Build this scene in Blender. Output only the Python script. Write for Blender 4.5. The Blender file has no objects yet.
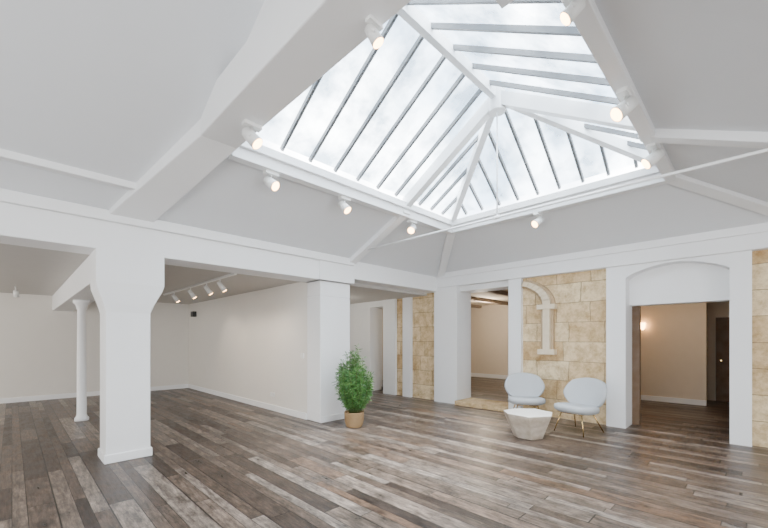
import bpy, bmesh, math, random
from mathutils import Vector, Matrix
random.seed(7)
D = bpy.data
scene = bpy.context.scene

# ------------------------------------------------------------ materials
def newmat(name):
    m = D.materials.new(name); m.use_nodes = True
    nt = m.node_tree
    return m, nt, nt.nodes['Principled BSDF']
def N(nt, t, **kw):
    n = nt.nodes.new(t)
    for k, v in kw.items(): setattr(n, k, v)
    return n
def L(nt, a, b): nt.links.new(a, b)

def paint(name, col, rough=.6, var=.03, bump=.05, scale=6):
    m, nt, b = newmat(name)
    g = N(nt, 'ShaderNodeNewGeometry')
    nz = N(nt, 'ShaderNodeTexNoise'); nz.inputs['Scale'].default_value = scale; nz.inputs['Detail'].default_value = 5
    L(nt, g.outputs['Position'], nz.inputs['Vector'])
    mx = N(nt, 'ShaderNodeMix', data_type='RGBA')
    mx.inputs[6].default_value = (*[max(0, c - var) for c in col], 1)
    mx.inputs[7].default_value = (*[min(1, c + var) for c in col], 1)
    L(nt, nz.outputs['Fac'], mx.inputs[0]); L(nt, mx.outputs[2], b.inputs['Base Color'])
    b.inputs['Roughness'].default_value = rough
    if bump:
        n2 = N(nt, 'ShaderNodeTexNoise'); n2.inputs['Scale'].default_value = scale * 8
        L(nt, g.outputs['Position'], n2.inputs['Vector'])
        bp = N(nt, 'ShaderNodeBump'); bp.inputs['Strength'].default_value = bump; bp.inputs['Distance'].default_value = .02
        L(nt, n2.outputs['Fac'], bp.inputs['Height']); L(nt, bp.outputs['Normal'], b.inputs['Normal'])
    return m

def simple(name, col, rough=.5, metal=0, emit=None, es=0):
    m, nt, b = newmat(name)
    b.inputs['Base Color'].default_value = (*col, 1)
    b.inputs['Roughness'].default_value = rough
    b.inputs['Metallic'].default_value = metal
    if emit:
        b.inputs['Emission Color'].default_value = (*emit, 1)
        b.inputs['Emission Strength'].default_value = es
    return m

M_white = paint('white_paint', (.87, .875, .88), .55, .012)
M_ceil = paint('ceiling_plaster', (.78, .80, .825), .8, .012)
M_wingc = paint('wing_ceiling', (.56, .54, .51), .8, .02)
M_wallL = paint('wall_warm_white', (.76, .73, .68), .7, .015)
M_cream = paint('wall_cream', (.70, .62, .51), .8, .02)
M_wood_d = paint('old_beam_wood', (.16, .10, .06), .7, .05, .3)
M_joist = paint('joist_wood', (.30, .23, .17), .7, .05, .3)
M_frame = simple('skylight_white', (.84, .85, .86), .4)
M_bar = simple('glazing_bar', (.15, .155, .16), .45, .0)
M_black = simple('black_plastic', (.02, .02, .02), .4)
M_brass = simple('brass', (.78, .55, .25), .25, 1)
M_lamp = simple('lamp_glow', (1, .9, .8), .4, 0, (1, .52, .20), 22)
M_plate = simple('white_plastic', (.8, .8, .78), .35)
M_soil = paint('soil', (.06, .04, .03), .9, .02)

def wood_floor(name, dark=1.0):
    m, nt, b = newmat(name)
    g = N(nt, 'ShaderNodeNewGeometry'); s = N(nt, 'ShaderNodeSeparateXYZ'); L(nt, g.outputs['Position'], s.inputs[0])
    def math_(op, a, bv=None):
        n = N(nt, 'ShaderNodeMath', operation=op)
        for i, v in enumerate((a, bv)):
            if v is None: continue
            if isinstance(v, (int, float)): n.inputs[i].default_value = v
            else: L(nt, v, n.inputs[i])
        return n.outputs[0]
    W = .13; LEN = 1.5
    xw = math_('ADD', s.outputs['X'], math_('MULTIPLY', math_('SINE', math_('MULTIPLY', s.outputs['X'], 13.7)), .035))
    xr = math_('DIVIDE', xw, W)
    row = math_('FLOOR', xr)
    fx = math_('FRACT', xr)
    wn = N(nt, 'ShaderNodeTexWhiteNoise', noise_dimensions='1D'); L(nt, row, wn.inputs['W'])
    off = math_('MULTIPLY', wn.outputs['Value'], 7.3)
    yw = math_('ADD', s.outputs['Y'], math_('MULTIPLY', math_('SINE', math_('ADD', math_('MULTIPLY', s.outputs['Y'], 1.9), math_('MULTIPLY', off, 3))), .4))
    yl = math_('ADD', math_('DIVIDE', yw, LEN), off)
    pid = math_('FLOOR', yl); fy = math_('FRACT', yl)
    cb = N(nt, 'ShaderNodeCombineXYZ'); L(nt, row, cb.inputs[0]); L(nt, pid, cb.inputs[1])
    w2 = N(nt, 'ShaderNodeTexWhiteNoise', noise_dimensions='2D'); L(nt, cb.outputs[0], w2.inputs['Vector'])
    cr = N(nt, 'ShaderNodeValToRGB')
    e = cr.color_ramp.elements
    stops = [(0, (.036, .025, .019)), (.2, (.062, .043, .032)), (.45, (.095, .068, .051)), (.68, (.132, .101, .079)), (.88, (.195, .160, .133)), (1, (.11, .066, .042))]
    e[0].position = 0; e[0].color = (*stops[0][1], 1); e[1].position = 1; e[1].color = (*stops[-1][1], 1)
    for p, c in stops[1:-1]:
        q = e.new(p); q.color = (*c, 1)
    L(nt, w2.outputs['Value'], cr.inputs[0])
    # fine grain stretched along the board
    mp = N(nt, 'ShaderNodeCombineXYZ')
    yoff = math_('MULTIPLY', w2.outputs['Value'], 50)
    L(nt, math_('MULTIPLY', s.outputs['X'], 42), mp.inputs[0]); L(nt, math_('ADD', math_('MULTIPLY', s.outputs['Y'], 4), yoff), mp.inputs[1])
    nz = N(nt, 'ShaderNodeTexNoise'); nz.inputs['Scale'].default_value = 1; nz.inputs['Detail'].default_value = 8; nz.inputs['Roughness'].default_value = .8
    L(nt, mp.outputs[0], nz.inputs['Vector'])
    mr = N(nt, 'ShaderNodeMapRange'); mr.inputs[1].default_value = .32; mr.inputs[2].default_value = .68; mr.inputs[3].default_value = .3 * dark; mr.inputs[4].default_value = 1.75 * dark
    L(nt, nz.outputs['Fac'], mr.inputs[0])
    # worn blotches and knots
    mp2 = N(nt, 'ShaderNodeCombineXYZ')
    L(nt, math_('MULTIPLY', s.outputs['X'], 9), mp2.inputs[0]); L(nt, math_('ADD', math_('MULTIPLY', s.outputs['Y'], 3.2), yoff), mp2.inputs[1])
    n3 = N(nt, 'ShaderNodeTexNoise'); n3.inputs['Scale'].default_value = 1.; n3.inputs['Detail'].default_value = 10; n3.inputs['Roughness'].default_value = .75
    L(nt, mp2.outputs[0], n3.inputs['Vector'])
    m3 = N(nt, 'ShaderNodeMapRange'); m3.inputs[1].default_value = .36; m3.inputs[2].default_value = .64; m3.inputs[3].default_value = .3; m3.inputs[4].default_value = 2.0
    L(nt, n3.outputs['Fac'], m3.inputs[0])
    # gaps
    gx = math_('GREATER_THAN', math_('ABSOLUTE', math_('SUBTRACT', fx, .5)), .472)
    gy = math_('GREATER_THAN', math_('ABSOLUTE', math_('SUBTRACT', fy, .5)), .497)
    gap = math_('MAXIMUM', gx, gy)
    gm = math_('SUBTRACT', 1.0, math_('MULTIPLY', gap, .85))
    tot = math_('MULTIPLY', math_('MULTIPLY', mr.outputs[0], m3.outputs[0]), gm)
    vm = N(nt, 'ShaderNodeVectorMath', operation='SCALE'); L(nt, cr.outputs[0], vm.inputs[0]); L(nt, tot, vm.inputs['Scale'])
    L(nt, vm.outputs[0], b.inputs['Base Color'])
    rr = N(nt, 'ShaderNodeMapRange'); rr.inputs[1].default_value = .3; rr.inputs[2].default_value = .7; rr.inputs[3].default_value = .24; rr.inputs[4].default_value = .52
    L(nt, n3.outputs['Fac'], rr.inputs[0]); L(nt, rr.outputs[0], b.inputs['Roughness'])
    bp = N(nt, 'ShaderNodeBump'); bp.inputs['Strength'].default_value = .45; bp.inputs['Distance'].default_value = .006
    h = math_('SUBTRACT', math_('ADD', math_('MULTIPLY', nz.outputs['Fac'], .5), math_('MULTIPLY', n3.outputs['Fac'], .5)), gap)
    L(nt, h, bp.inputs['Height']); L(nt, bp.outputs['Normal'], b.inputs['Normal'])
    return m
M_floor = wood_floor('reclaimed_oak_planks')
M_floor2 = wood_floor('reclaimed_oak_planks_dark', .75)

def stone_mat():
    m, nt, b = newmat('limestone_blocks')
    g = N(nt, 'ShaderNodeNewGeometry'); s = N(nt, 'ShaderNodeSeparateXYZ'); L(nt, g.outputs['Position'], s.inputs[0])
    ad = N(nt, 'ShaderNodeMath', operation='ADD'); L(nt, s.outputs['X'], ad.inputs[0]); L(nt, s.outputs['Y'], ad.inputs[1])
    c = N(nt, 'ShaderNodeCombineXYZ'); L(nt, ad.outputs[0], c.inputs[0]); L(nt, s.outputs['Z'], c.inputs[1])
    wz = N(nt, 'ShaderNodeTexNoise'); wz.inputs['Scale'].default_value = 2.2; wz.inputs['Detail'].default_value = 2; L(nt, c.outputs[0], wz.inputs['Vector'])
    sc = N(nt, 'ShaderNodeVectorMath', operation='MULTIPLY_ADD'); L(nt, wz.outputs['Color'], sc.inputs[0]); sc.inputs[1].default_value = (.07, .03, 0); L(nt, c.outputs[0], sc.inputs[2])
    br = N(nt, 'ShaderNodeTexBrick'); L(nt, sc.outputs[0], br.inputs['Vector'])
    br.offset = .37; br.squash = 1.4; br.squash_frequency = 3
    br.inputs['Scale'].default_value = 1; br.inputs['Brick Width'].default_value = .60; br.inputs['Row Height'].default_value = .37
    br.inputs['Mortar Size'].default_value = .006; br.inputs['Mortar Smooth'].default_value = .1
    br.inputs['Color1'].default_value = (.64, .46, .26, 1); br.inputs['Color2'].default_value = (.83, .69, .47, 1); br.inputs['Mortar'].default_value = (.40, .29, .17, 1)
    nz = N(nt, 'ShaderNodeTexNoise'); nz.inputs['Scale'].default_value = 5; nz.inputs['Detail'].default_value = 12; nz.inputs['Roughness'].default_value = .8
    L(nt, g.outputs['Position'], nz.inputs['Vector'])
    cr = N(nt, 'ShaderNodeValToRGB'); cr.color_ramp.elements[0].position = .36; cr.color_ramp.elements[0].color = (.62, .52, .38, 1)
    cr.color_ramp.elements[1].position = .58; cr.color_ramp.elements[1].color = (1.06, 1.05, 1.0, 1)
    L(nt, nz.outputs['Fac'], cr.inputs[0])
    mx = N(nt, 'ShaderNodeMix', data_type='RGBA', blend_type='MULTIPLY'); mx.inputs[0].default_value = 1
    L(nt, br.outputs['Color'], mx.inputs[6]); L(nt, cr.outputs[0], mx.inputs[7]); L(nt, mx.outputs[2], b.inputs['Base Color'])
    b.inputs['Roughness'].default_value = .9
    ms = N(nt, 'ShaderNodeMath', operation='SUBTRACT'); L(nt, nz.outputs['Fac'], ms.inputs[0]); L(nt, br.outputs['Fac'], ms.inputs[1])
    bp = N(nt, 'ShaderNodeBump'); bp.inputs['Strength'].default_value = .8; bp.inputs['Distance'].default_value = .025
    L(nt, ms.outputs[0], bp.inputs['Height']); L(nt, bp.outputs['Normal'], b.inputs['Normal'])
    return m
M_stone = stone_mat()
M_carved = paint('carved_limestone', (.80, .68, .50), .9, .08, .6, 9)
M_carved_shade = paint('shade_limestone', (.50, .37, .23), .9, .08, .6, 9)  # darkened limestone: recess shade painted into the colour behind the carving

def glass_mat():
    m = D.materials.new('milky_skylight_glass'); m.use_nodes = True; nt = m.node_tree; nt.nodes.clear()
    o = N(nt, 'ShaderNodeOutputMaterial'); t = N(nt, 'ShaderNodeBsdfTransparent'); tr = N(nt, 'ShaderNodeBsdfTranslucent')
    gl = N(nt, 'ShaderNodeBsdfGlossy'); gl.inputs['Roughness'].default_value = .15
    g = N(nt, 'ShaderNodeNewGeometry'); nz = N(nt, 'ShaderNodeTexNoise'); nz.inputs['Scale'].default_value = 1.7; nz.inputs['Detail'].default_value = 7; nz.inputs['Roughness'].default_value = .6
    L(nt, g.outputs['Position'], nz.inputs['Vector'])
    cr = N(nt, 'ShaderNodeValToRGB'); cr.color_ramp.elements[0].position = .38; cr.color_ramp.elements[0].color = (.20, .26, .31, 1)
    cr.color_ramp.elements[1].position = .60; cr.color_ramp.elements[1].color = (.88, .93, .96, 1)
    L(nt, nz.outputs['Fac'], cr.inputs[0]); L(nt, cr.outputs[0], t.inputs[0]); tr.inputs[0].default_value = (.9, .93, .95, 1)
    a = N(nt, 'ShaderNodeMixShader'); a.inputs[0].default_value = .10; L(nt, t.outputs[0], a.inputs[1]); L(nt, tr.outputs[0], a.inputs[2])
    b = N(nt, 'ShaderNodeMixShader'); b.inputs[0].default_value = .04; L(nt, a.outputs[0], b.inputs[1]); L(nt, gl.outputs[0], b.inputs[2])
    L(nt, b.outputs[0], o.inputs[0]); return m
M_glass = glass_mat()

# ------------------------------------------------------------ mesh builder
class MB:
    def __init__(self): self.bm = bmesh.new(); self.mats = []
    def mi(self, mat):
        if mat not in self.mats: self.mats.append(mat)
        return self.mats.index(mat)
    def poly(self, pts, mat):
        vs = [self.bm.verts.new(p) for p in pts]; f = self.bm.faces.new(vs); f.material_index = self.mi(mat); return f
    def hexa(self, p, mat):
        vs = [self.bm.verts.new(q) for q in p]; i = self.mi(mat)
        for a in ((3, 2, 1, 0), (4, 5, 6, 7), (0, 1, 5, 4), (1, 2, 6, 5), (2, 3, 7, 6), (3, 0, 4, 7)):
            f = self.bm.faces.new([vs[k] for k in a]); f.material_index = i
    def box(self, x0, x1, y0, y1, z0, z1, mat):
        self.hexa([(x0, y0, z0), (x1, y0, z0), (x1, y1, z0), (x0, y1, z0), (x0, y0, z1), (x1, y0, z1), (x1, y1, z1), (x0, y1, z1)], mat)
    def beam(self, a, b, w, h, mat, up=(0, 0, 1)):
        a = Vector(a); b = Vector(b); d = (b - a).normalized(); s = d.cross(Vector(up)).normalized(); u = s.cross(d).normalized()
        s *= w / 2; u *= h / 2
        self.hexa([a - s - u, a + s - u, b + s - u, b - s - u, a - s + u, a + s + u, b + s + u, b - s + u], mat)
    def lathe(self, prof, c, mat, n=32, sx=1, sy=1, smooth=True):
        rings = []
        for r, z in prof:
            rings.append([self.bm.verts.new((c[0] + r * sx * math.cos(2 * math.pi * k / n), c[1] + r * sy * math.sin(2 * math.pi * k / n), c[2] + z)) for k in range(n)])
        i = self.mi(mat)
        for a, b in zip(rings, rings[1:]):
            for k in range(n):
                f = self.bm.faces.new((a[k], a[(k + 1) % n], b[(k + 1) % n], b[k])); f.material_index = i; f.smooth = smooth
        for rg, rev in ((rings[0], True), (rings[-1], False)):
            f = self.bm.faces.new(rg[::-1] if rev else rg); f.material_index = i
    def rod(self, a, b, r0, r1, mat, n=12):
        a = Vector(a); b = Vector(b); d = (b - a).normalized()
        s = d.orthogonal().normalized(); u = d.cross(s)
        R = []
        for p, r in ((a, r0), (b, r1)):
            R.append([self.bm.verts.new(p + (s * math.cos(2 * math.pi * k / n) + u * math.sin(2 * math.pi * k / n)) * r) for k in range(n)])
        i = self.mi(mat)
        for k in range(n):
            f = self.bm.faces.new((R[0][k], R[0][(k + 1) % n], R[1][(k + 1) % n], R[1][k])); f.material_index = i; f.smooth = True
        for rg in (R[0][::-1], R[1]):
            f = self.bm.faces.new(rg); f.material_index = i
    def done(self, name, parent=None, bevel=0, recalc=True):
        if recalc: bmesh.ops.recalc_face_normals(self.bm, faces=self.bm.faces)
        me = D.meshes.new(name); self.bm.to_mesh(me); self.bm.free()
        for m in self.mats: me.materials.append(m)
        o = D.objects.new(name, me); scene.collection.objects.link(o)
        if parent: o.parent = parent
        if bevel:
            md = o.modifiers.new('b', 'BEVEL'); md.width = bevel; md.segments = 2; md.limit_method = 'ANGLE'
        return o
def empty(name, loc=(0, 0, 0), rz=0):
    e = D.objects.new(name, None); e.location = loc; e.rotation_euler = (0, 0, rz); scene.collection.objects.link(e); return e
def boxobj(name, *a, bevel=0, parent=None):
    b = MB(); b.box(*a); return b.done(name, parent, bevel)

# ------------------------------------------------------------ shell
XB = 7.44; YA = 5.5
boxobj('floor', -4, 7.9, -4, 12.8, -.1, 0, M_floor)
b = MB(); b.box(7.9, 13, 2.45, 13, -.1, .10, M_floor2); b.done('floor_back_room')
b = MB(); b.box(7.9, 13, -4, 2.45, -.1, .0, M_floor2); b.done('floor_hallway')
# left wing
b = MB(); b.box(-4.1, 3.93, 12.6, 12.8, 0, 2.8, M_wallL); b.done('wall_back')
b = MB(); b.box(3.93, 4.1, 5.98, 12.8, 0, 2.8, M_wallL); b.done('wall_partition')
b = MB(); b.box(-4.2, -4, -4, 12.8, 0, 4.6, M_wallL); b.done('wall_left')
b = MB(); b.box(-4.2, 13, -4.2, -4, 0, 4.6, M_wallL); b.done('wall_rear')
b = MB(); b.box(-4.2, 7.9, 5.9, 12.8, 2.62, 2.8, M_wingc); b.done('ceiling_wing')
b = MB(); b.box(3.905, 3.93, 5.98, 12.6, 0, .12, M_white); b.done('baseboard_partition', bevel=.004)
b = MB(); b.box(-4, 3.9, 12.575, 12.6, 0, .12, M_white); b.done('baseboard_back', bevel=.004)
b = MB(); b.box(.72, 1.12, 5.95, 12.6, 2.24, 2.62, M_white); b.done('trim_wing_beam', bevel=.01)

# beam A, pier
b = MB()
b.box(-4, 4.65, 5.5, 5.98, 2.58, 3.2, M_white)
b.box(4.65, 7.5, 5.5, 5.98, 2.68, 3.2, M_white)
b.box(-4, 4.65, 5.44, 5.5, 2.92, 3.05, M_white)
b.done('trim_beam_left', bevel=.012)
b = MB()
b.box(3.93, 4.62, 5.55, 5.98, 0, 2.3, M_white)
b.box(3.86, 4.68, 5.48, 5.98, 2.58, 2.95, M_white)
b.box(3.93, 4.62, 5.55, 5.98, 2.3, 2.58, M_white)
b.box(3.92, 4.63, 5.53, 5.56, 0, .12, M_white)
b.done('wall_pier', bevel=.012)

# flared column
def column():
    b = MB(); i = M_white
    y0, y1 = 5.55, 5.98
    prof = [(.80, 1.27, 0, 0), (.80, 1.27, 1.84, 0), (.77, 1.31, 1.95, .02), (.71, 1.40, 2.13, .04), (.70, 1.42, 2.2, .05), (.70, 1.42, 2.6, .05)]
    rings = []
    for x0, x1, z, e in prof:
        rings.append([b.bm.verts.new(p) for p in ((x0, y0 - e, z), (x1, y0 - e, z), (x1, y1, z), (x0, y1, z))])
    for A, B in zip(rings, rings[1:]):
        for k in range(4):
            f = b.bm.faces.new((A[k], A[(k + 1) % 4], B[(k + 1) % 4], B[k])); f.material_index = b.mi(i)
    b.bm.faces.new(rings[0][::-1]); b.bm.faces.new(rings[-1])
    b.box(.78, 1.29, 5.53, 6.0, 0, .11, i)
    b.done('square_column', bevel=.012)
column()
b = MB()
b.lathe([(.11, 0), (.11, .05), (.085, .08), (.075, .12), (.07, 1.2), (.065, 2.06), (.08, 2.08), (.08, 2.11), (.10, 2.16), (.13, 2.19), (.13, 2.24)], (.92, 8.9, 0), M_white)
b.done('round_column')

# corridor behind beam A
b = MB(); b.box(4.1, 7.9, 9.6, 9.8, 0, 2.8, M_wallL); b.done('wall_corridor')

# ---- wall B (stone wall), x = 7.44 .. 7.9
b = MB()
b.box(7.44, 7.9, -4, .04, 0, 3.0, M_stone)
b.box(7.44, 7.9, 1.85, 3.4, 0, 3.0, M_stone)
b.box(7.44, 7.9, 5.6, 6.38, 0, 2.7, M_stone)
b.box(7.44, 7.9, 6.66, 6.94, 0, 2.7, M_stone)
b.box(7.34, 7.92, .04, .27, 0, 2.8, M_white)
b.box(7.34, 7.92, 1.56, 1.85, 0, 2.8, M_white)
b.box(7.34, 7.92, 3.39, 3.66, 0, 2.8, M_white)
b.box(7.32, 7.92, 4.92, 5.58, 0, 2.8, M_white)
b.box(7.36, 7.92, 6.38, 6.66, 0, 2.7, M_white)
b.box(7.36, 7.92, 6.94, 7.40, 0, 2.7, M_white)
b.box(7.42, 7.92, 8.0, 9.7, 0, 2.7, M_white)
b.box(7.42, 7.92, 7.40, 8.0, 2.45, 2.7, M_white)
b.box(7.44, 7.9, 3.66, 4.92, 2.64, 2.8, M_white)
# recessed panel above doorway
b.box(7.60, 7.85, .27, 1.56, 2.10, 2.8, M_white)
# arch spandrel
n = 20; ya, yb = .27, 1.56
for k in range(n):
    t0 = k / n; t1 = (k + 1) / n
    f = lambda t: 2.55 + .18 * math.sin(math.pi * t) ** .8
    p0 = ya + (yb - ya) * t0; p1 = ya + (yb - ya) * t1
    b.hexa([(7.35, p0, f(t0)), (7.60, p0, f(t0)), (7.60, p1, f(t1)), (7.35, p1, f(t1)), (7.35, p0, 2.8), (7.60, p0, 2.8), (7.60, p1, 2.8), (7.35, p1, 2.8)], M_white)
# stone relief: pilaster stub + springing pointed arch, two stepped mouldings
b.box(7.37, 7.44, 2.76, 3.00, 1.32, 2.10, M_carved_shade)
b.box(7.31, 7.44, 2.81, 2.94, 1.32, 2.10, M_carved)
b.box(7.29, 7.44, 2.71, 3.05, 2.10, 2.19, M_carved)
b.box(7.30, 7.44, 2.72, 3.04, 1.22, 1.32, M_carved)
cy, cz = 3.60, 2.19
for r0, r1, xf, mm in ((.60, .86, 7.38, M_carved_shade), (.66, .80, 7.31, M_carved)):
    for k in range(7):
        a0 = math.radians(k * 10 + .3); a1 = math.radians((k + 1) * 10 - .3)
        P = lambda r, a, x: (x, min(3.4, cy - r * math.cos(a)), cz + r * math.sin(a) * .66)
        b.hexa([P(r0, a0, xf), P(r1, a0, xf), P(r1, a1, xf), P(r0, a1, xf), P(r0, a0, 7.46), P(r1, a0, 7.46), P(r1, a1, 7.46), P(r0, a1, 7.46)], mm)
b.done('wall_stone')
b = MB()
b.box(7.30, 7.92, -4, 5.6, 2.76, 3.2, M_white)
b.box(7.27, 7.32, -4, 5.5, 2.98, 3.12, M_white)
b.done('trim_beam_right', bevel=.012)
b = MB(); b.box(7.22, 7.95, 3.66, 4.92, 0, .10, M_stone); b.done('trim_step', bevel=.012)
# dark post in doorway
boxobj('trim_door_post', 7.8, 7.92, 1.45, 1.56, 0, 2.1, M_wood_d)

# back room & hallway
b = MB()
b.box(12.5, 12.7, 2.45, 13, 0, 2.9, M_cream); b.box(7.9, 12.6, 2.35, 2.45, 0, 2.9, M_cream); b.box(7.9, 12.6, 12.9, 13, 0, 2.9, M_cream)
b.box(7.92, 12.5, 9.2, 9.3, 0, 2.9, M_cream)
b.done('wall_back_room')
b = MB(); b.box(7.9, 12.6, -4, 13, 2.8, 2.95, M_cream); b.done('ceiling_back_room')
b = MB()
for k in range(5): b.box(7.9, 12.5, 3.4 + k * 1.3, 3.54 + k * 1.3, 2.70, 2.8, M_joist)
b.done('trim_back_room_joists')
b = MB(); b.box(12.46, 12.5, 2.45, 9.2, .1, .24, M_white); b.done('baseboard_back_room')
b = MB(); b.box(11.2, 11.35, .80, 2.35, 0, 2.8, M_cream); b.done('wall_hallway')
b = MB(); b.box(12.3, 12.45, -1.1, 2.35, 0, 2.8, M_cream); b.done('wall_hallway_end')
b = MB(); b.box(7.9, 12.45, -1.2, -1.1, 0, 2.8, M_cream); b.done('wall_hallway_side')
b = MB(); b.box(11.17, 11.2, .80, 2.35, 0, .12, M_white); b.done('baseboard_hallway')
b = MB(); b.box(12.24, 12.29, -.1, .7, 0, 2.05, M_wood_d); b.box(12.21, 12.24, .02, .58, .2, .95, M_wood_d); b.box(12.21, 12.24, .02, .58, 1.1, 1.9, M_wood_d)
b.rod((12.19, .6, 1.0), (12.24, .6, 1.0), .02, .02, M_brass); b.done('door_1')

# ------------------------------------------------------------ roof ceiling
Xl, Xf, Yr, Yf, ZS = 1.72, 5.92, .83, 4.09, 3.66
zc = 3.03
b = MB()
sA = (ZS - zc) / (YA - Yf)
ytop = 2.6; ztop = zc + sA * (YA - ytop)
b.poly([(-4, YA, zc), (1.5, YA, zc), (1.5, ytop, ztop), (-4, ytop, ztop)], M_ceil)
b.poly([(-4, ytop, ztop), (1.5, ytop, ztop), (1.5, -4, ztop), (-4, -4, ztop)], M_ceil)
b.poly([(1.5, YA, zc), (XB, YA, zc), (Xf, Yf, ZS), (1.5, Yf, ZS)], M_ceil)
b.poly([(XB, YA, zc), (XB, -.6, zc), (Xf, Yr, ZS), (Xf, Yf, ZS)], M_ceil)
b.poly([(XB, -.6, zc), (1.5, -.6, zc), (1.5, Yr, ZS), (Xf, Yr, ZS)], M_ceil)
b.poly([(XB, -.6, zc), (1.5, -.6, zc), (1.5, -4, zc), (XB, -4, zc)], M_ceil)
b.box(1.5, 1.6, -4, Yr, zc, ztop + .05, M_ceil)
b.done('ceiling')
# rafters
b = MB()
def leg(bot, top, h):
    (a0, a1, ay, az), (c0, c1, cy, cz) = bot, top
    b.hexa([(a0, ay, az), (a1, ay, az), (c1, cy, cz), (c0, cy, cz), (a0, ay, az + h), (a1, ay, az + h), (c1, cy, cz + h), (c0, cy, cz + h)], M_white)
leg((.80, 1.27, 5.5, 2.98), (1.34, 1.72, 3.95, 3.56), .35)
b.box(1.34, 1.72, -.6, 4.0, 3.56, 3.92, M_white)
b.box(1.44, 1.70, -.6, 3.5, 3.92, 4.42, M_white)
b.box(1.34, 1.72, -4, -.6, 3.0, 4.4, M_white)
b.done('trim_main_rafter', bevel=.012)
b = MB()
b.beam((4.61, 5.5, zc + .0), (4.61, Yf, ZS - .0), .16, .16, M_white)
b.beam((4.61, -.6, zc + .0), (4.61, Yr, ZS - .0), .16, .16, M_white)
b.beam((XB, YA, zc), (Xf, Yf, ZS), .16, .16, M_white)
b.beam((XB, -.6, zc), (Xf, Yr, ZS), .18, .16, M_white)
b.beam((-4, 5.0, zc + sA * .5), (1.0, 5.0, zc + sA * .5), .10, .10, M_white)
b.done('trim_rafters', bevel=.008)

# ------------------------------------------------------------ skylight lantern
sky = empty('skylight')
b = MB()
w = .12; z0, z1 = ZS - .12, ZS + .10
b.box(Xl, Xf + w, Yf, Yf + w, z0, z1, M_frame)
b.box(Xf, Xf + w, Yr - w, Yf, z0, z1, M_frame)
b.box(Xl, Xf, Yr - w, Yr, z0, z1, M_frame)
# inner ledge
b.box(Xl, Xf - .05, Yf - .05, Yf, ZS + .0, z1, M_frame)
b.box(Xf - .05, Xf, Yr, Yf, ZS + .0, z1, M_frame)
b.box(Xl, Xf - .05, Yr, Yr + .05, ZS + .0, z1, M_frame)
b.done('curb', sky, .006)
ze = z1; HX, HY, HZ = 4.61, (Yr + Yf) / 2, 4.78
hub = Vector((HX, HY, HZ))
b = MB()
b.beam((Xl, HY, HZ), (HX, HY, HZ), .08, .14, M_frame)
for p in ((Xf, Yf, ze), (Xf, Yr, ze)): b.beam(hub, p, .10, .13, M_frame)
for p in ((HX, Yf, ze), (HX, Yr, ze)): b.beam(hub - Vector((0, 0, .03)), p, .12, .16, M_frame)
b.rod((HX, HY, HZ - .22), (HX, HY, HZ + .08), .11, .11, M_frame, 16)
b.done('hips_and_ridge', sky, .004)
b = MB()
up = .06
dz = HZ - ze
def bar(p, q):
    b.beam(Vector(p) + Vector((0, 0, up)), Vector(q) + Vector((0, 0, up)), .034, .05, M_bar)
x = Xl + .2
while x < HX - .1:
    bar((x, Yf, ze), (x, HY, HZ)); bar((x, Yr, ze), (x, HY, HZ)); x += .405
x = HX + .33
while x < Xf - .1:
    t = (x - HX) / (Xf - HX)
    for yy in (Yf, Yr):
        bar((x, yy, ze), (x, HY + (yy - HY) * t, HZ - dz * t))
    x += .33
y = Yr + .3
while y < Yf - .1:
    t = abs(y - HY) / (Yf - HY)
    bar((Xf, y, ze), (HX + (Xf - HX) * t, y, HZ - dz * t)); y += .33
b.done('glazing_bars', sky)
b = MB(); u = Vector((0, 0, .10))
V = lambda *a: Vector(a) + u
b.poly([V(Xl, Yf, ze), V(Xf, Yf, ze), V(HX, HY, HZ), V(Xl, HY, HZ)], M_glass)
b.poly([V(Xl, Yr, ze), V(Xl, HY, HZ), V(HX, HY, HZ), V(Xf, Yr, ze)], M_glass)
b.poly([V(Xf, Yr, ze), V(HX, HY, HZ), V(Xf, Yf, ze)], M_glass)
b.poly([V(Xl, Yr, ze), V(Xl, Yf, ze), V(Xl, HY, HZ)], M_glass)
b.done('glass_panes', sky)
b = MB()
b.rod((HX, -.6, 3.14), (HX, 5.5, 3.16), .015, .015, M_frame)
b.rod((HX, HY, 3.15), (HX, HY, HZ - .15), .010, .010, M_frame)
b.rod((HX, HY - .04, 3.15), (HX, HY + .04, 3.15), .024, .024, M_frame)
b.done('tie_rod', sky)

# ------------------------------------------------------------ spotlights
def spot(loc, aim, s=.8):
    e = empty('ceiling_spotlight', loc)
    aim = Vector(aim).normalized()
    b = MB()
    b.box(-.09 * s, .09 * s, -.04 * s, .04 * s, -.035 * s, 0.0, M_plate)
    c = Vector((0, 0, -.14 * s))
    side = aim.cross(Vector((0, 0, 1))).normalized()
    b.rod((0, 0, -.02 * s), (0, 0, -.09 * s), .006, .006, M_plate)
    b.rod(c - aim * .09 * s, c + aim * .08 * s, .056 * s, .066 * s, M_plate, 24)
    b.rod(c - aim * .11 * s, c - aim * .09 * s, .035 * s, .056 * s, M_plate, 24)
    b.beam(c - side * .08 * s, c + side * .08 * s, .03 * s, .02 * s, M_plate, up=aim)
    b.done('housing', e)
    b = MB(); b.rod(c + aim * .08 * s, c + aim * .086 * s, .060 * s, .056 * s, M_lamp, 24)
    b.done('lens', e)
zz = ZS - .12
for loc, aim in [((2.23, 4.17, zz), (.3, -.6, -.5)), ((3.37, 4.17, zz), (.2, -.5, -.6)), ((4.85, 4.17, zz), (-.7, -.3, -.6)), ((6.0, 2.49, zz), (-.6, .3, -.5)),
                 ((4.77, .77, zz), (-.3, .6, -.5)), ((3.57, .77, zz), (-.5, .6, -.6)), ((2.35, .77, zz), (-.3, .6, -.6)), ((1.66, 1.75, 3.56), (.3, -.3, -.7)), ((1.62, 3.4, 3.56), (.4, -.4, -.6))]:
    spot(loc, aim, .65 if loc[0] < 3 and loc[1] < 2 else .95)
tr = empty('track_light', (2.62, 0, 2.62))
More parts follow.
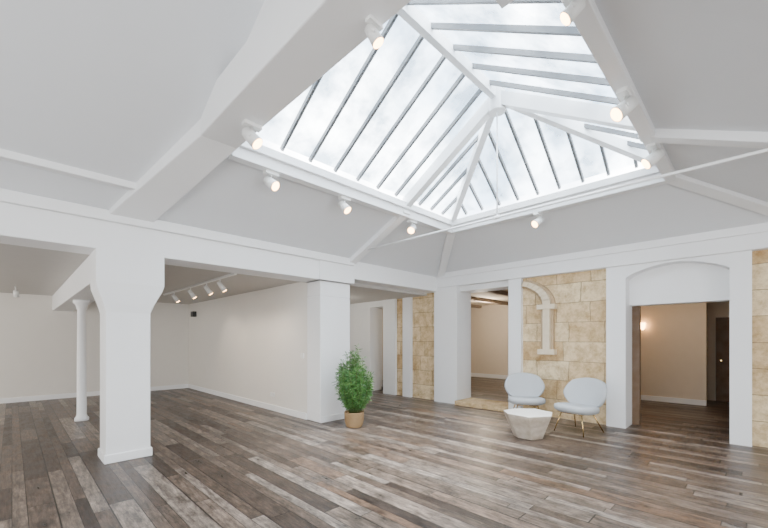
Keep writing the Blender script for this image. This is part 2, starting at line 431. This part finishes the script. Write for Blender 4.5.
b = MB(); b.box(-.02, .02, 6.1, 10.2, -.035, 0, M_plate); b.done('rail', tr)
for k, y in enumerate((6.75, 7.4, 8.3, 9.4)):
    b = MB(); b.rod((0, y, -.03), (0, y, -.11), .01, .01, M_plate); b.rod((-.03, y, -.09), (.07, y - .03, -.24), .035, .045, M_plate, 16)
    b.done('spot_%d' % k, tr)
    b = MB(); b.rod((.07, y - .03, -.24), (.073, y - .031, -.245), .038, .038, M_lamp, 16); b.done('lens_%d' % k, tr)
b = MB(); b.rod((0, 0, 0), (0, 0, -.12), .01, .01, M_plate); b.rod((0, 0, -.1), (.02, .06, -.22), .04, .045, M_plate, 16); o = b.done('ceiling_spotlight'); o.location = (0.05, 10.8, 2.62)
b = MB(); b.box(3.82, 3.93, 11.9, 12.1, 2.2, 2.36, M_black); b.done('wall_speaker', bevel=.01)
b = MB(); b.box(3.915, 3.93, 6.08, 6.18, 1.15, 1.25, M_plate); b.box(3.91, 3.93, 7.2, 7.36, .3, .38, M_plate); b.done('wall_socket')
b = MB(); b.lathe([(.02, 0), (.05, .06), (.06, .18)], (11.13, 2.0, 1.75), M_lamp, 16); b.box(11.13, 11.2, 1.98, 2.02, 1.76, 1.8, M_brass); o = b.done('wall_sconce')

# ------------------------------------------------------------ chairs
def fabric():
    m, nt, b = newmat('pale_grey_fabric')
    tc = N(nt, 'ShaderNodeTexCoord'); nz = N(nt, 'ShaderNodeTexNoise'); nz.inputs['Scale'].default_value = 220
    L(nt, tc.outputs['Object'], nz.inputs['Vector'])
    b.inputs['Base Color'].default_value = (.50, .525, .55, 1); b.inputs['Roughness'].default_value = .9
    bp = N(nt, 'ShaderNodeBump'); bp.inputs['Strength'].default_value = .3; bp.inputs['Distance'].default_value = .002
    L(nt, nz.outputs['Fac'], bp.inputs['Height']); L(nt, bp.outputs['Normal'], b.inputs['Normal']); return m
M_fab = fabric()
def chair(loc, rz):
    # local +Y = facing direction
    e = empty('lounge_chair', loc, rz)
    # seat cushion
    bm = bmesh.new(); n = 40; rings = []
    for r, z in ((.0, .445), (.5, .435), (.85, .445), (.97, .43), (1.0, .395), (.97, .35), (.8, .32), (0.0, .31)):
        ring = []
        for k in range(n):
            a = 2 * math.pi * k / n; ca, sa = math.cos(a), math.sin(a)
            q = (abs(ca) ** 2.5 + abs(sa) ** 2.5) ** (-1 / 2.5)
            wx = .32 + .02 * sa
            ring.append(bm.verts.new((wx * q * ca * r if r else 0, .05 + .30 * q * sa * r if r else .05, z + (.02 * sa * r))))
        rings.append(ring)
    for A, B in zip(rings, rings[1:]):
        for k in range(n):
            f = bm.faces.new((A[k], A[(k + 1) % n], B[(k + 1) % n], B[k])); f.smooth = True
    bmesh.ops.remove_doubles(bm, verts=bm.verts, dist=.0005); bmesh.ops.recalc_face_normals(bm, faces=bm.faces)
    me = D.meshes.new('seat'); bm.to_mesh(me); bm.free(); me.materials.append(M_fab)
    o = D.objects.new('seat', me); scene.collection.objects.link(o); o.parent = e
    # back shell
    bm = bmesh.new(); nu, nv = 20, 16; grid = []
    for j in range(nv + 1):
        v = -1 + 2 * j / nv; row = []
        for i in range(nu + 1):
            uu = -1 + 2 * i / nu
            px = uu * math.sqrt(1 - v * v * .42); pz = v * math.sqrt(1 - uu * uu * .42)
            wdt = .36 - .03 * max(0, -pz)
            X = px * wdt; Z = .62 + pz * .245
            Y = -.20 - (Z - .40) * .30 + .95 * X * X * (1.1 - .5 * max(0, pz))
            row.append(bm.verts.new((X, Y, Z)))
        grid.append(row)
    for j in range(nv):
        for i in range(nu):
            f = bm.faces.new((grid[j][i], grid[j][i + 1], grid[j + 1][i + 1], grid[j + 1][i])); f.smooth = True
    me = D.meshes.new('backrest'); bm.to_mesh(me); bm.free(); me.materials.append(M_fab)
    o = D.objects.new('backrest', me); scene.collection.objects.link(o); o.parent = e
    s = o.modifiers.new('s', 'SOLIDIFY'); s.thickness = .055; s.offset = 0
    s = o.modifiers.new('ss', 'SUBSURF'); s.levels = 1; s.render_levels = 2
    b = MB()
    for sx in (-1, 1):
        b.rod((sx * .17, .20, .33), (sx * .25, .28, 0), .011, .007, M_brass)
        b.rod((sx * .15, -.12, .33), (sx * .24, -.30, 0), .011, .007, M_brass)
        b.rod((sx * .17, .20, .32), (sx * .15, -.12, .32), .011, .011, M_brass)
        b.rod((sx * .15, -.12, .33), (sx * .09, -.25, .46), .011, .011, M_brass)
    b.rod((-.17, .20, .32), (.17, .20, .32), .011, .011, M_brass); b.rod((-.15, -.12, .32), (.15, -.12, .32), .011, .011, M_brass)
    b.done('legs', e)
def facing(dx, dy): return math.atan2(-dx, dy)
chair((6.76, 3.03, 0), facing(-1.0, -.65))
chair((6.55, 2.05, 0), facing(-1, .25))

# ------------------------------------------------------------ coffee table
def table():
    m = paint('travertine', (.52, .45, .37), .6, .20, .5, 9)
    mt = paint('travertine_top', (.70, .67, .63), .4, .06, .1, 9)
    b = MB(); c = (5.68, 2.50)
    angs = [10, 62, 108, 150, 205, 262, 318]; rt = [.40, .36, .38, .37, .40, .37, .38]
    def ring(sc, z, rot=0):
        return [b.bm.verts.new((c[0] + r * sc * math.cos(math.radians(a + rot)), c[1] + r * sc * math.sin(math.radians(a + rot)), z)) for a, r in zip(angs, rt)]
    R = [ring(.58, 0, 8), ring(.80, .20, 4), ring(.97, .33), ring(1.0, .375)]
    n = len(angs)
    for j, (A, B) in enumerate(zip(R, R[1:])):
        for k in range(n):
            f = b.bm.faces.new((A[k], A[(k + 1) % n], B[(k + 1) % n], B[k])); f.material_index = b.mi(m)
    f = b.bm.faces.new(R[-1]); f.material_index = b.mi(mt); f = b.bm.faces.new(R[0][::-1]); f.material_index = 0
    b.done('coffee_table', bevel=.006)
table()

# ------------------------------------------------------------ plant
def plant():
    e = empty('potted_plant', (4.19, 4.92, 0))
    m, nt, bb = newmat('woven_basket')
    tc = N(nt, 'ShaderNodeTexCoord'); wv = N(nt, 'ShaderNodeTexWave', wave_type='BANDS', bands_direction='Z'); wv.inputs['Scale'].default_value = 18; wv.inputs['Distortion'].default_value = 1.5
    L(nt, tc.outputs['Object'], wv.inputs['Vector'])
    cr = N(nt, 'ShaderNodeValToRGB'); cr.color_ramp.elements[0].color = (.18, .10, .045, 1); cr.color_ramp.elements[1].color = (.48, .33, .17, 1)
    L(nt, wv.outputs['Fac'], cr.inputs[0]); L(nt, cr.outputs[0], bb.inputs['Base Color']); bb.inputs['Roughness'].default_value = .8
    b = MB(); prof = [(.12, 0)]
    for k in range(13):
        z = .01 + k * .019; r = .13 + .035 * math.sin(min(1, k / 8) * math.pi / 2)
        prof += [(r, z), (r + .008, z + .0095)]
    prof += [(.165, .262), (.145, .262), (.14, .22)]
    b.lathe(prof, (0, 0, 0), m, 40)
    b.lathe([(.139, .215), (.139, .225)], (0, 0, 0), M_soil, 30)
    for sx in (-1, 1):
        for k in range(8):
            a0 = math.pi * k / 8; a1 = math.pi * (k + 1) / 8
            b.rod((sx * .17, .05 * math.cos(a0), .25 + .05 * math.sin(a0)), (sx * .17, .05 * math.cos(a1), .25 + .05 * math.sin(a1)), .008, .008, m, 8)
    b.done('basket', e)
    ms = []
    for i, c in enumerate(((.04, .13, .03), (.08, .22, .045), (.15, .33, .08))):
        g, nt, q = newmat('leaf_%d' % i); q.inputs['Base Color'].default_value = (*c, 1); q.inputs['Roughness'].default_value = .45; ms.append(g)
    mstem = simple('stem', (.09, .12, .03), .7)
    b = MB(); rnd = random.Random(3)
    for k in ms: b.mi(k)
    def leaf(p, d, ln, w, mi):
        d = d.normalized(); s = d.cross(Vector((rnd.uniform(-1, 1), rnd.uniform(-1, 1), rnd.uniform(-1, 1)))).normalized() * w
        tip = p + d * ln + Vector((0, 0, -ln * .2)); mid = p + d * ln * .45
        f = b.bm.faces.new([b.bm.verts.new(q) for q in (p, mid + s, tip, mid - s)]); f.material_index = mi
    for st in range(120):
        a = rnd.uniform(0, 2 * math.pi); rr = math.sqrt(rnd.random())
        zt = rnd.uniform(.45, 1.0)
        top = Vector((math.cos(a) * rr * .31, math.sin(a) * rr * .31, .0))
        h = .30 + (1.40 - .30) * zt * math.sqrt(max(0, 1 - (rr * .85) ** 2))
        top.z = h
        base = Vector((top.x * .2, top.y * .2, .22)); n = 14; prev = base
        for k in range(1, n + 1):
            t = k / n
            p = base.lerp(top, t); bow = math.sin(t * math.pi / 2); p.x = base.x + (top.x - base.x) * bow; p.y = base.y + (top.y - base.y) * bow
            if k % 2 == 0:
                b.rod(prev, p, .0035, .003, mstem, 4); prev = p.copy()
            if t > .2:
                for q in range(8):
                    dd = Vector((rnd.uniform(-1, 1), rnd.uniform(-1, 1), rnd.uniform(-.3, .9)))
                    leaf(p + dd * .01, dd, rnd.uniform(.04, .10), rnd.uniform(.004, .008), rnd.choice((0, 0, 1, 1, 2)))
    b.done('foliage', e, recalc=False)
plant()

# ------------------------------------------------------------ lights
w_ = D.worlds.new('World'); scene.world = w_; w_.use_nodes = True
nt = w_.node_tree; bg = nt.nodes['Background']
tc = N(nt, 'ShaderNodeTexCoord'); nz = N(nt, 'ShaderNodeTexNoise'); nz.inputs['Scale'].default_value = 3.5; nz.inputs['Detail'].default_value = 6
L(nt, tc.outputs['Generated'], nz.inputs['Vector'])
cr = N(nt, 'ShaderNodeValToRGB'); cr.color_ramp.elements[0].position = .40; cr.color_ramp.elements[0].color = (.25, .33, .42, 1); cr.color_ramp.elements[1].position = .60; cr.color_ramp.elements[1].color = (1, 1, 1, 1)
L(nt, nz.outputs['Fac'], cr.inputs[0]); L(nt, cr.outputs[0], bg.inputs['Color']); bg.inputs['Strength'].default_value = 17

def area(name, loc, aim, sx, sy, power, col=(1, 1, 1)):
    l = D.lights.new(name, 'AREA'); l.shape = 'RECTANGLE'; l.size = sx; l.size_y = sy; l.energy = power; l.color = col
    o = D.objects.new(name, l); scene.collection.objects.link(o); o.location = loc
    o.rotation_euler = (Vector(aim)).to_track_quat('-Z', 'Y').to_euler(); return o
area('fill_light_rear', (1.5, -3.8, 1.6), (0, 1, .15), 7, 2.2, 300, (.95, .975, 1))  # added fill behind the camera; the rear wall has no window
area('fill_light_left', (-3.8, 1.0, 1.6), (1, 0, .15), 6, 2.2, 280, (.95, .975, 1))  # added out-of-view fill from the left; solid wall, no window
area('fill_light_wing', (-3.8, 9.2, 1.5), (1, 0, 0), 5, 1.9, 190, (1, .96, .91))  # unseen fill added for the wing's ambient light; no window built
sl = D.lights.new('sun', 'SUN'); sl.energy = 10; sl.angle = math.radians(12); sl.color = (1, .98, .95)
so = D.objects.new('sun', sl); scene.collection.objects.link(so); so.location = (3, 0, 9)
so.rotation_euler = Vector((.12, .30, -1)).to_track_quat('-Z', 'Y').to_euler()
def point(name, loc, p, col, r=.12):
    l = D.lights.new(name, 'POINT'); l.energy = p; l.color = col; l.shadow_soft_size = r
    o = D.objects.new(name, l); scene.collection.objects.link(o); o.location = loc
warm = (1, .86, .68)
point('back_room_lamp', (10.6, 6.2, 2.4), 95, warm)
point('back_room_lamp_far', (10.5, 11, 2.4), 60, warm)
point('hallway_lamp', (9.6, 1.3, 2.4), 22, (1, .81, .60))
point('corridor_lamp', (5.8, 8.0, 2.3), 35, (1, .94, .84))
for y in (6.75, 7.4, 8.3, 9.4):
    l = D.lights.new('track_beam', 'SPOT'); l.energy = 35; l.color = (1, .86, .70); l.spot_size = 1.5; l.spot_blend = .8; l.shadow_soft_size = .04
    o = D.objects.new('track_beam', l); scene.collection.objects.link(o); o.location = (2.71, y - .03, 2.36); o.rotation_euler = Vector((.9, -.1, -1)).to_track_quat('-Z', 'Y').to_euler()

# ------------------------------------------------------------ camera
cam = D.cameras.new('camera'); co = D.objects.new('camera', cam); scene.collection.objects.link(co)
co.location = (0, 0, 1.5); co.rotation_euler = (math.radians(90), 0, math.radians(-45))
cam.sensor_width = 36; cam.lens = 36 * 372 / 768; cam.shift_y = 76 / 768; cam.clip_start = .05
scene.camera = co
